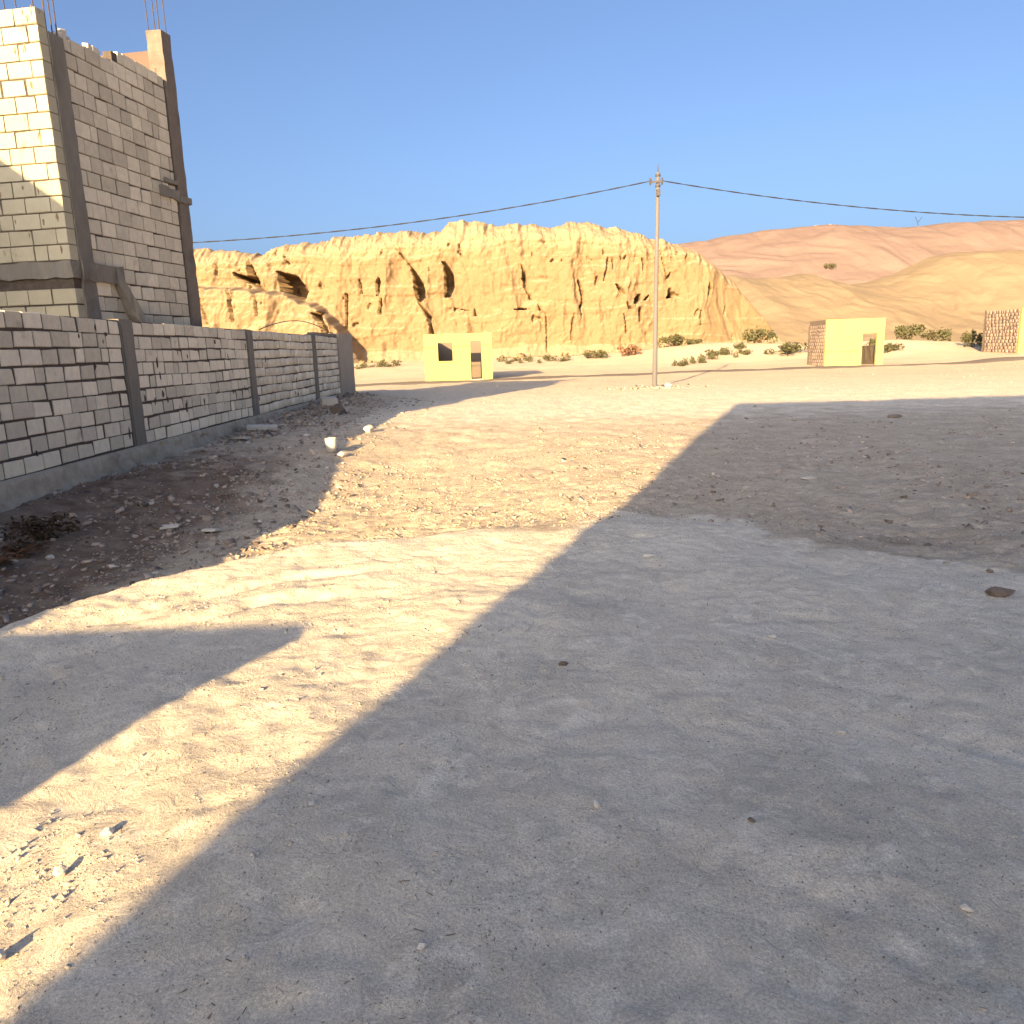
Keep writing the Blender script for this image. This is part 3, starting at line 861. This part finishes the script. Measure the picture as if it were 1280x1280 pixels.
# hut at the right edge
hz = gz(35, 52)
t = thing('roofless_hut', 'hut at the right edge of the picture with coursed pinkish block side wall', 'hut', (36.0, 51.5, hz), math.radians(-3))
w, d, h = 1.95, 4.4, 3.35 - hz
wall_panel(t, 'front_wall', -w, w, 0, .2, h, [(.3, 1.2, 0, 2.0)], M['hut'])
wall_panel(t, 'rear_wall', -w, w, d - .2, d, h + .05, [], M['hutinner'])
for s in (-1, 1):
    bm = bmesh.new(); box(bm, s * w - (.2 if s > 0 else -.004), s * w + (.2 if s < 0 else 0), .203, d - .203, -.15, h - .06); obj('side_wall', bm, M['hutinner'], t)
course_lines(t, -w, -w, .21, d - .21, h, M['hutside'])

# ------------------------------------------------------------------ poles and cable
def make_pole(x, y, lean, label):
    z = gz(x, y)
    t = thing('utility_pole', label, 'utility pole', (x, y, z))
    bm = bmesh.new(); tube(bm, [(0, 0, -.4), (0, 0, 0), (lean * .5, 0, 4), (lean, 0, 7.85)], [.10, .098, .082, .062], 12); obj('pole', bm, M['pole'], t, shade=True)
    bm = bmesh.new(); tube(bm, [(lean, 0, 7.8), (lean, 0, 8.15)], [.03, .012], 6); obj('pole_cap', bm, M['galv'], t)
    bm = bmesh.new()
    for zz in (7.35, 7.72):
        tube(bm, [(lean, 0, zz), (lean, 0, zz + .07)], .1, 12)
    obj('pole_band', bm, M['galv'], t)
    bm = bmesh.new(); box(bm, lean - .34, lean + .16, -.11, -.085, 7.48, 7.55, .004); obj('bracket', bm, M['galv'], t)
    for s in (-.30, .13):
        bm = bmesh.new()
        tube(bm, [(lean + s, -.1, 7.40), (lean + s, -.1, 7.47), (lean + s, -.1, 7.50), (lean + s, -.1, 7.58), (lean + s, -.1, 7.66)], [.025, .05, .03, .05, .025], 8)
        obj('insulator', bm, M['galv'], t)
    bm = bmesh.new(); box(bm, lean - .07, lean + .07, -.17, -.09, 7.02, 7.24, .004); obj('junction_box', bm, M['galv'], t)
    return t
make_pole(5.71, 30.0, .05, 'pale utility pole standing alone with the cable over its top')
make_pole(-33.0, 31.0, 0, 'pale utility pole out of view beyond the left wall')
make_pole(43.0, 34.0, 0, 'pale utility pole out of view past the right huts')
def cable(a, b, sag, label):
    bm = bmesh.new(); n = 40; a = Vector(a); b = Vector(b)
    for ph in (0, math.pi):
        pts = []
        for i in range(n * 3 + 1):
            f = i / (n * 3); p = a.lerp(b, f); p.z -= sag * 4 * f * (1 - f)
            p += Vector((0, .013 * math.cos(f * 150 + ph), .013 * math.sin(f * 150 + ph))); pts.append(p)
        tube(bm, pts, .013, 5)
    tag(obj('power_cable', bm, M['cable']), label, 'cable')
cable((5.46, 29.9, 7.55), (-32.9, 30.9, 7.55), 1.62, 'dark twisted cable sagging from the pole top towards the tall block house')
cable((5.89, 29.9, 7.55), (43.0, 33.9, 7.6), 1.52, 'dark twisted cable sagging from the pole top towards the right edge')
# tiny skyline antenna, built as a Y of bent wire by the right-hand cable
p = at(1148, 272, 32.4)
bm = bmesh.new()
tube(bm, [p + Vector((-.13, 0, .04)), p + Vector((-.02, 0, -.16)), p + Vector((.02, 0, -.3))], .010, 5)
tube(bm, [p + Vector((.15, 0, .03)), p + Vector((.02, 0, -.16))], .010, 5)
tag(obj('antenna_wires', bm, M['cable']), 'tiny skyline antenna built as bent wires by the right hand cable', 'antenna')

# ------------------------------------------------------------------ bushes
def bush_parts(seed, n, rx, ry, rz_, leaf, flat=False):
    rr = np.random.default_rng(seed)
    V = []; Fq = []
    lobes = [(rr.uniform(-.55, .55) * rx, rr.uniform(-.5, .5) * ry, rz_ * rr.uniform(.35, .75), rr.uniform(.35, .6)) for _ in range(7)]
    if flat:
        lobes = [(rr.uniform(-.75, .75) * rx, rr.uniform(-.7, .7) * ry, rz_ * rr.uniform(.15, .8), rr.uniform(.18, .42)) for _ in range(13)]
    for i in range(n):
        lx, ly, lz, lr = lobes[rr.integers(len(lobes))]
        d = rr.normal(size=3); d /= np.linalg.norm(d); rad = rr.uniform(.45, 1) ** .6
        c = np.array([lx + d[0] * rx * lr * rad, ly + d[1] * ry * lr * rad, max(.01, lz + d[2] * rz_ * lr * rad)])
        a = rr.normal(size=3); a /= np.linalg.norm(a); b = np.cross(a, rr.normal(size=3)); b /= np.linalg.norm(b)
        s = leaf * rr.uniform(.5, 1.3)
        k = len(V); V += [c - a * s, c + b * s * .4, c + a * s, c - b * s * .4]; Fq.append([k, k + 1, k + 2, k + 3])
    fol = mesh_arrays('foliage', np.array(V), np.array(Fq))
    bm = bmesh.new()
    for i in range(9):
        lx, ly, lz, lr = lobes[i % 7]
        tube(bm, [(rr.uniform(-.05, .05), rr.uniform(-.05, .05), -.05), (lx * .5, ly * .5, lz * .6), (lx + rr.uniform(-.2, .2), ly, lz + .2 * rz_)], [.03 * rz_, .02 * rz_, .006 * rz_], 5, False)
    me = bpy.data.meshes.new('stems'); bm.to_mesh(me); bm.free()
    return fol, me
BV = [bush_parts(s, 620, 1.15, 1.1, 1, .13, True) for s in (1, 2, 3)]
SV = [bush_parts(s, 150, 1.3, 1.0, .8, .17) for s in (11, 12, 13, 14)]
for f, s in SV: f.materials.append(M['leaf']); s.materials.append(M['twig'])
for f, s in BV: f.materials.append(M['leaf']); s.materials.append(M['twig'])
BR = bush_parts(5, 520, 1.1, 1, 1, .11, True); BR[0].materials.append(M['redleaf']); BR[1].materials.append(M['twig'])
BW = bush_parts(6, 420, 1, 1, 1, .11); BW[0].materials.append(M['dryweed']); BW[1].materials.append(M['twig'])
def bush(label, x, y, sx, sz, v, group=None, sy=None):
    t = thing('bush', label, 'bush', (x, y, gz(x, y) - .04), random.uniform(0, 6.28), group)
    t.scale = (sx, sy or sx, sz)
    link('foliage', v[0], None, t); link('stems', v[1], None, t)
    return t
def bpx(px, py, wpx, hpx, Y, label, v, group=None):
    p = at(px, py, Y); k = Y / 950.0
    t = bush(label, p.x, Y, wpx * k * .5, hpx * k * .95, v, group)
    return t
bpx(745, 448, 30, 12, 66, 'small dark green bush at the cliff foot left of the reddish bush', BV[0])
bpx(786, 446, 30, 17, 66, 'reddish dry bush at the cliff foot just left of the pole', BR)
bpx(842, 440, 32, 16, 70, 'low dark patch at the cliff foot just right of the pole, modelled as a bush', BV[1])  # dark patch of undetermined kind, drawn with bush meshes
bpx(868, 430, 26, 9, 72, 'flat dark patch on the bank above the low one right of the pole, modelled as a bush', BV[2])  # second such dark patch, also drawn with bush meshes
bpx(952, 435, 40, 20, 68, 'round dark green bush on the bank midway between pole and right hand hut', BV[0])
bpx(985, 445, 44, 15, 62, 'wide dense green bush left of the right hand hut', BV[1])
bpx(990, 411, 20, 8, 90, 'tiny bush high on the slope left of the right hand hut', BV[2])
bpx(1136, 426, 36, 20, 66, 'larger of two round green bushes right of the doorway hut', BV[2])
bpx(1168, 426, 34, 16, 66, 'smaller of two round green bushes right of the doorway hut', BV[0])
bpx(1215, 438, 24, 22, 60, 'dark bush against the block side wall of the right edge hut', BV[1])
bpx(1112, 442, 26, 12, 60, 'low green bush touching the right side of the doorway hut', BV[1])
bpx(1090, 424, 14, 14, 62, 'dark bush seen through the doorway of the right hand hut', BV[2])
rr = random.Random(4)
for (a, b, y0, y1, Y, n) in [(445, 500, 455, 453, 66, 7), (625, 668, 449, 449, 66, 7), (672, 712, 450, 449, 66, 5)]:
    lab = 'low scrub growing along the cliff foot behind the end of the wall' if a < 500 else 'low scrub growing along the cliff foot right of the cream hut'
    for i in range(n):
        f = (i + .5) / n
        bpx(a + (b - a) * f + rr.uniform(-4, 4), y0 + (y1 - y0) * f + rr.uniform(-1, 2), rr.uniform(7, 17), rr.uniform(4, 10), Y + rr.uniform(-2, 2), lab, SV[i % 4], 'scrub along the cliff foot')
for i in range(22):
    f = (i + .5) / 22
    bpx(846 + 92 * f + rr.uniform(-5, 5), 466 - 17 * f + rr.uniform(-6, 5), rr.uniform(6, 17), rr.uniform(4, 11), 57 + 8 * f + rr.uniform(-2, 2), 'low dusty shrub in the patch between the pole and the right hand hut', SV[i % 4], 'shrubs in the patch right of the pole')
p = at(1038, 334, 178); t = thing('bush', 'lone dark bush high up on the pink far hill', 'bush', (p.x, 178, p.z - .4)); t.scale = (1.3, 1.3, 1.4)
link('foliage', BV[0][0], None, t); link('stems', BV[0][1], None, t)
t = bush('dark dry weed clump at the foot of the block wall in the left corner', -5.0, 7.85, .42, .30, BW)
t = bush('rusty dry weed low on the ground beside the left corner weeds', -5.05, 7.2, .45, .13, BR)
# two pale rocks on the skyline
def stone_mesh(seed, sx, sy, sz, n=26):
    rr = random.Random(seed); bm = bmesh.new()
    for i in range(n):
        v = Vector((rr.gauss(0, 1), rr.gauss(0, 1), rr.gauss(0, 1))).normalized() * rr.uniform(.8, 1)
        bm.verts.new((v.x * sx, v.y * sy, v.z * sz))
    res = bmesh.ops.convex_hull(bm, input=bm.verts[:])
    bmesh.ops.delete(bm, geom=[g for g in res['geom_interior'] if isinstance(g, bmesh.types.BMVert)], context='VERTS')
    me = bpy.data.meshes.new('stone'); bm.to_mesh(me); bm.free(); return me
for (px, py, w, h, lab) in [(1021, 283, 2.0, .55, 'flat white rock on the pink skyline'), (1037, 282, 1.0, .6, 'small white rock beside the flat one on the pink skyline')]:
    p = at(px, py, 262); tag(link('rock', stone_mesh(px, w, w, h), M['farwhite'], None, (p.x, 262, p.z - .1)), lab, 'rock')

# ------------------------------------------------------------------ loose stones
def put_stone(x, y, sx, sy, sz, m, label, cat='stone', name='stone', seed=0, rot=None, group=None, sink=.35, tilt=0):
    o = link(name, stone_mesh(seed, sx, sy, sz), m, None, (x, y, gz(x, y) + sz * (1 - sink)), (tilt, 0, rot if rot is not None else random.uniform(0, 6)))
    return tag(o, label, cat, group)
st, br = M['stone'], M['brownstone']
put_stone(-.75, 2.47, .024, .018, .010, st, 'flat square stone chip near the lower left in the shade', seed=1)
put_stone(.27, 2.42, .018, .015, .012, st, 'round white pebble at lower centre in the shade', seed=2)
put_stone(1.42, 3.96, .032, .020, .012, st, 'white stone chip right of centre in the grey shade', seed=3)
put_stone(1.06, 5.7, .085, .035, .014, st, 'flat white slab piece at the far edge of the pale dust', seed=4, rot=.1)
put_stone(1.26, 1.88, .024, .014, .013, st, 'oval pale stone at the lower right with a dark underside', seed=5, rot=-.5)
put_stone(3.05, 4.55, .11, .06, .04, br, 'flat dark brown rock at the right edge in the rubble', seed=6, rot=.1)
put_stone(.24, 3.68, .030, .024, .012, br, 'dark pebble in the middle of the shaded dust', seed=7)
put_stone(1.36, 2.93, .024, .014, .008, st, 'tiny white flake right of centre in the shaded foreground', seed=8)
put_stone(-1.49, 2.16, .030, .024, .020, st, 'yellowish stone casting a dark shadow in the lower left sunlit strip', seed=9)
put_stone(-1.44, 2.36, .026, .022, .016, st, 'pale stone among chips above the yellowish one in the sunlit strip', seed=10)
put_stone(-1.46, 1.80, .030, .026, .030, st, 'broken block fragment at the lower left edge of the picture', seed=11)
put_stone(.78, 2.3, .018, .011, .009, br, 'small dark pebble at the lower right of centre in shade', seed=12)
put_stone(3.57, 9.0, .11, .06, .03, st, 'pale flat stone in the gravel on the right in shade', seed=13)
put_stone(8.1, 16.0, .20, .08, .05, br, 'dark lump lying near the far edge of the big shadow', seed=14, rot=.05)
put_stone(-.28, 1.78, .018, .015, .010, st, 'grey stone at the bottom centre half sunk in dust', seed=16)
put_stone(6.15, 29.6, .22, .14, .14, st, 'white stone at the foot of the utility pole', seed=17)
put_stone(-2.86, 12.9, .13, .09, .06, st, 'small pale lump beside the white pot at the shadow edge', seed=18)
put_stone(-2.93, 15.9, .18, .13, .10, st, 'white block piece at the edge of the wall shadow', seed=19)
put_stone(-4.62, 7.35, .05, .04, .035, st, 'pale round stone near the weeds below the block wall', seed=20)
put_stone(-4.55, 20.4, .30, .22, .17, br, 'dark rubble lump near the far end of the wall', seed=21)
# white pot with a hollow
t = thing('pot', 'upright white pot standing at the edge of the wall shadow', 'pot', (-3.09, 13.1, gz(-3.09, 13.1)))
bm = bmesh.new()
prf = [(.02, 0), (.085, 0), (.095, .10), (.10, .23), (.088, .235), (.080, .10), (.02, .03)]
rings = [[bm.verts.new((R_ * math.cos(a), R_ * math.sin(a), z)) for a in np.linspace(0, 2 * math.pi, 17)[:-1]] for R_, z in prf]
for a, b in zip(rings[:-1], rings[1:]):
    for k in range(16): bm.faces.new([a[k], a[(k + 1) % 16], b[(k + 1) % 16], b[k]])
bm.faces.new(rings[0]); bm.faces.new(rings[-1])
obj('body', bm, M['white'], t, shade=True)
# boards and slabs by the wall
def slab(x, y, L, W, T, rz_, tilt, m, label, name, cat):
    bm = bmesh.new(); box(bm, -L / 2, L / 2, -W / 2, W / 2, 0, T, .006, .12)
    tag(obj(name, bm, m, None, (x, y, gz(x, y) + .02), (tilt, random.uniform(-.06, .06), rz_)), label, cat)
slab(-5.35, 16.5, .62, .30, .07, .25, .12, st, 'broken pale slab lying at the wall foot below the second post', 'slab', 'slab')
slab(-5.3, 15.0, .30, .18, .05, -.3, -.1, st, 'small slab piece in front of the broken pale slab', 'slab', 'slab')
slab(-5.1, 21.2, .9, .14, .05, .15, .05, M['wood'], 'weathered board on the rubble near the far wall end', 'board', 'board')
slab(-5.25, 22.4, .45, .38, .20, .4, .1, st, 'pale loose block on the rubble near the far wall end', 'loose_block', 'block')
slab(-4.9, 19.4, .5, .12, .04, -.1, .08, M['wood'], 'short dark board lying below the far rubble', 'board', 'board')
slab(-3.9, 8.45, .20, .11, .02, .2, .05, st, 'flat pale chip of slab in the rubble strip below the first post', 'slab', 'slab')
slab(-3.42, 8.42, .17, .12, .02, -.2, -.08, st, 'thin pale flake right of the slab chip in the rubble strip', 'slab', 'slab')
# bent rod above the wall
bm = bmesh.new(); a = at(322, 412, 19.0); b = at(432, 416, 27)
pts = []
for i in range(17):
    f = i / 16; q = a.lerp(b, f); q.z += .30 * math.sin(math.pi * min(1, f * 1.05)) ** .9; q.x = -6.0; pts.append(q)
tube(bm, pts, .014, 6)
tag(obj('bent_rod', bm, M['wood']), 'thin bent rod arching above the far part of the wall', 'rod')

# rubble chips one can pick out in the shaded strip
rr = random.Random(9); CHIP = [stone_mesh(s, .05, .034, .022, 14) for s in range(30, 38)]
CHIPB = [stone_mesh(s, .05, .034, .022, 14) for s in range(40, 46)]
for me_ in CHIP: me_.materials.append(st)
for me_ in CHIPB: me_.materials.append(br)
n = 0
while n < 110:
    y = rr.uniform(4.6, 22); x = rr.uniform(-5.7, -2.4)
    if y < np.interp(x, CX, CY) + .35 or (y > 12 and x > -4.0): continue
    s = rr.uniform(.4, 1.15) * (1 + .06 * (y - 5)); dk = rr.random() < .45
    o = link('stone', rr.choice(CHIPB if dk else CHIP), None, None, (x, y, gz(x, y) + .008 * s), (rr.uniform(-.3, .3), rr.uniform(-.3, .3), rr.uniform(0, 6)))
    o.scale = (s, s, s * rr.uniform(.7, 1.3))
    tag(o, ('dark brown' if dk else 'pale') + ' broken stone chip in the shaded rubble strip beside the block wall', 'stone', ('brown' if dk else 'pale') + ' chips in the rubble strip')
    n += 1

# gravel nobody could count
CUBE = np.array([(x, y, z) for z in (-1, 1) for y in (-1, 1) for x in (-1, 1)], float)
CF = np.array([(0, 2, 3, 1), (4, 5, 7, 6), (0, 1, 5, 4), (2, 6, 7, 3), (0, 4, 6, 2), (1, 3, 7, 5)])
def scatter(name, x, y, s, m, flat=.55, long=1.0):
    n = len(x); g = np.random.default_rng(len(x))
    v = CUBE[None] * g.uniform(.45, 1, (n, 8, 1)) * np.stack([s * g.uniform(.7, 1.3, n) * long, s * g.uniform(.5, 1, n), s * flat * g.uniform(.6, 1.2, n)], 1)[:, None, :]
    v = v + g.normal(0, .12, v.shape) * s[:, None, None]
    a = g.uniform(0, 2 * np.pi, n); c, sn = np.cos(a)[:, None], np.sin(a)[:, None]
    tl = g.normal(0, .35, n)[:, None]
    vx = v[..., 0]; vz = v[..., 2] + vx * tl
    X_ = vx * c - v[..., 1] * sn + x[:, None]; Y_ = vx * sn + v[..., 1] * c + y[:, None]
    Z_ = vz + (ground_z(x, y) + s * flat * .25)[:, None]
    V_ = np.stack([X_, Y_, Z_], 2).reshape(-1, 3)
    Fq = (CF[None] + (np.arange(n) * 8)[:, None, None]).reshape(-1, 4)
    o = link(name, mesh_arrays(name, V_, Fq), m); o['kind'] = 'stuff'
    return o
def field(n, x0, x1, y0, y1, dens, g):
    x = g.uniform(x0, x1, n); y = g.uniform(y0, y1, n)
    k = g.uniform(0, 1, n) < dens(x, y); return x[k], y[k]
g = np.random.default_rng(21)
inview = lambda x, y: np.abs(x) < .72 * y + .4
tcr = lambda x, y: y - np.interp(x, CX, CY)
# fine grit on the dust
x, y = field(60000, -4, 5, 1.3, 8, lambda x, y: inview(x, y) * (1.9 / np.maximum(y, 1.5)) * (.12 + .88 * smooth(-.15, .3, perlin(x * 1.3, y * 1.3, 31))), g)
scatter('grit', x, y, g.uniform(.0013, .0034, len(x)) * (1 + .12 * y), M['gravel'])
# crumbs of the same dust, which give the sunlit strip its grain
x, y = field(70000, -4, 4, 1.3, 8, lambda x, y: inview(x, y) * (1.9 / np.maximum(y, 1.5)) * (.05 + .95 * smooth(-.1, .35, perlin(x * 2.1, y * 2.1, 47))) * (.3 + .7 * smooth(.9, -.4, x - .35 * (y - 4))), g)
scatter('crumbs', x, y, g.uniform(.0018, .0046, len(x)) * (.8 + g.uniform(0, 1, len(x)) ** 8 * 1.3) * (1 + .1 * y), M['crumb'], .6, 1.2)
# gravel patch in the sun
x, y = field(16000, -4, 2.5, 6.5, 15.5, lambda x, y: smooth(.1, .6, tcr(x, y)) * (1 - smooth(9, 15, y)) * (.25 + .75 * smooth(-.3, .3, perlin(x * .9, y * .9, 33))) * (1 - smooth(.2, 2, x)), g)
scatter('gravel', x, y, g.uniform(.006, .020, len(x)) * (.6 + g.uniform(0, 1, len(x)) ** 4 * 1.3), M['gravel'])
# rubble strip
x, y = field(15000, -5.8, -2.2, 3, 28, lambda x, y: smooth(.1, .6, tcr(x, y)) * (1 - .8 * smooth(-4.3, -2.8, x) * smooth(9, 14, y)) * (.2 + .8 * smooth(-.3, .3, perlin(x * .8, y * .8, 35))), g)
scatter('rubble', x, y, g.uniform(.008, .026, len(x)) * (.6 + g.uniform(0, 1, len(x)) ** 5 * 2.2), M['rubble'])
# rubble heaped at the wall foot near its far end
x, y = field(2600, -5.8, -4.4, 13, 28, lambda x, y: smooth(-4.4, -5.5, x) * smooth(13, 18, y), g)
scatter('rubble', x, y, g.uniform(.02, .07, len(x)) * (.6 + g.uniform(0, 1, len(x)) ** 4 * 1.6), M['rubble'])
# shaded gravel on the right
x, y = field(26000, .5, 12, 4, 18, lambda x, y: inview(x, y) * smooth(.0, .6, tcr(x, y)) * (1 - smooth(11, 18, y)) * (.15 + .85 * smooth(-.2, .35, perlin(x * .7, y * .7, 37))), g)
scatter('gravel', x, y, g.uniform(.006, .017, len(x)) * (.6 + g.uniform(0, 1, len(x)) ** 5 * 2.0), M['rubble'])
# sparse stones over the far flat
x, y = field(2600, -6, 30, 14, 44, lambda x, y: .25 + .75 * smooth(0, .4, perlin(x * .4, y * .4, 39)), g)
scatter('gravel', x, y, g.uniform(.010, .028, len(x)) * (.6 + g.uniform(0, 1, len(x)) ** 6 * 1.6), M['rubble'])
# fallen rock at the cliff foot
x, y = field(1500, -32, 24, 69.5, 75, lambda x, y: smooth(69, 74, y) * smooth(-.2, .4, perlin(x * .25, y * .3, 43)), g)
scatter('scree', x, y, g.uniform(.05, .16, len(x)) * (.6 + g.uniform(0, 1, len(x)) ** 5 * 2.4), M['scree'], .7)
# stones heaped round the pole foot
a = g.uniform(0, 6.28, 260); q = np.abs(g.normal(0, .75, 260)); x = 5.6 + np.cos(a) * q * 1.3; y = 30 + np.sin(a) * q * .7
scatter('gravel', x, y, g.uniform(.03, .08, 260), M['rubble'])
# bits of straw and twig lying about
x, y = field(9000, -4.5, 4, 1.5, 10, lambda x, y: inview(x, y) * (1.7 / np.maximum(y, 1.5)) * smooth(.05, .5, perlin(x * 1.1 + 7, y * 1.1, 41)) * (.25 + .75 * smooth(.5, -.8, x)), g)
scatter('straw', x, y, g.uniform(.0009, .0021, len(x)) * (1 + .16 * y), M['straw'], .6, 7.0)
print('blocks on wall', nb)
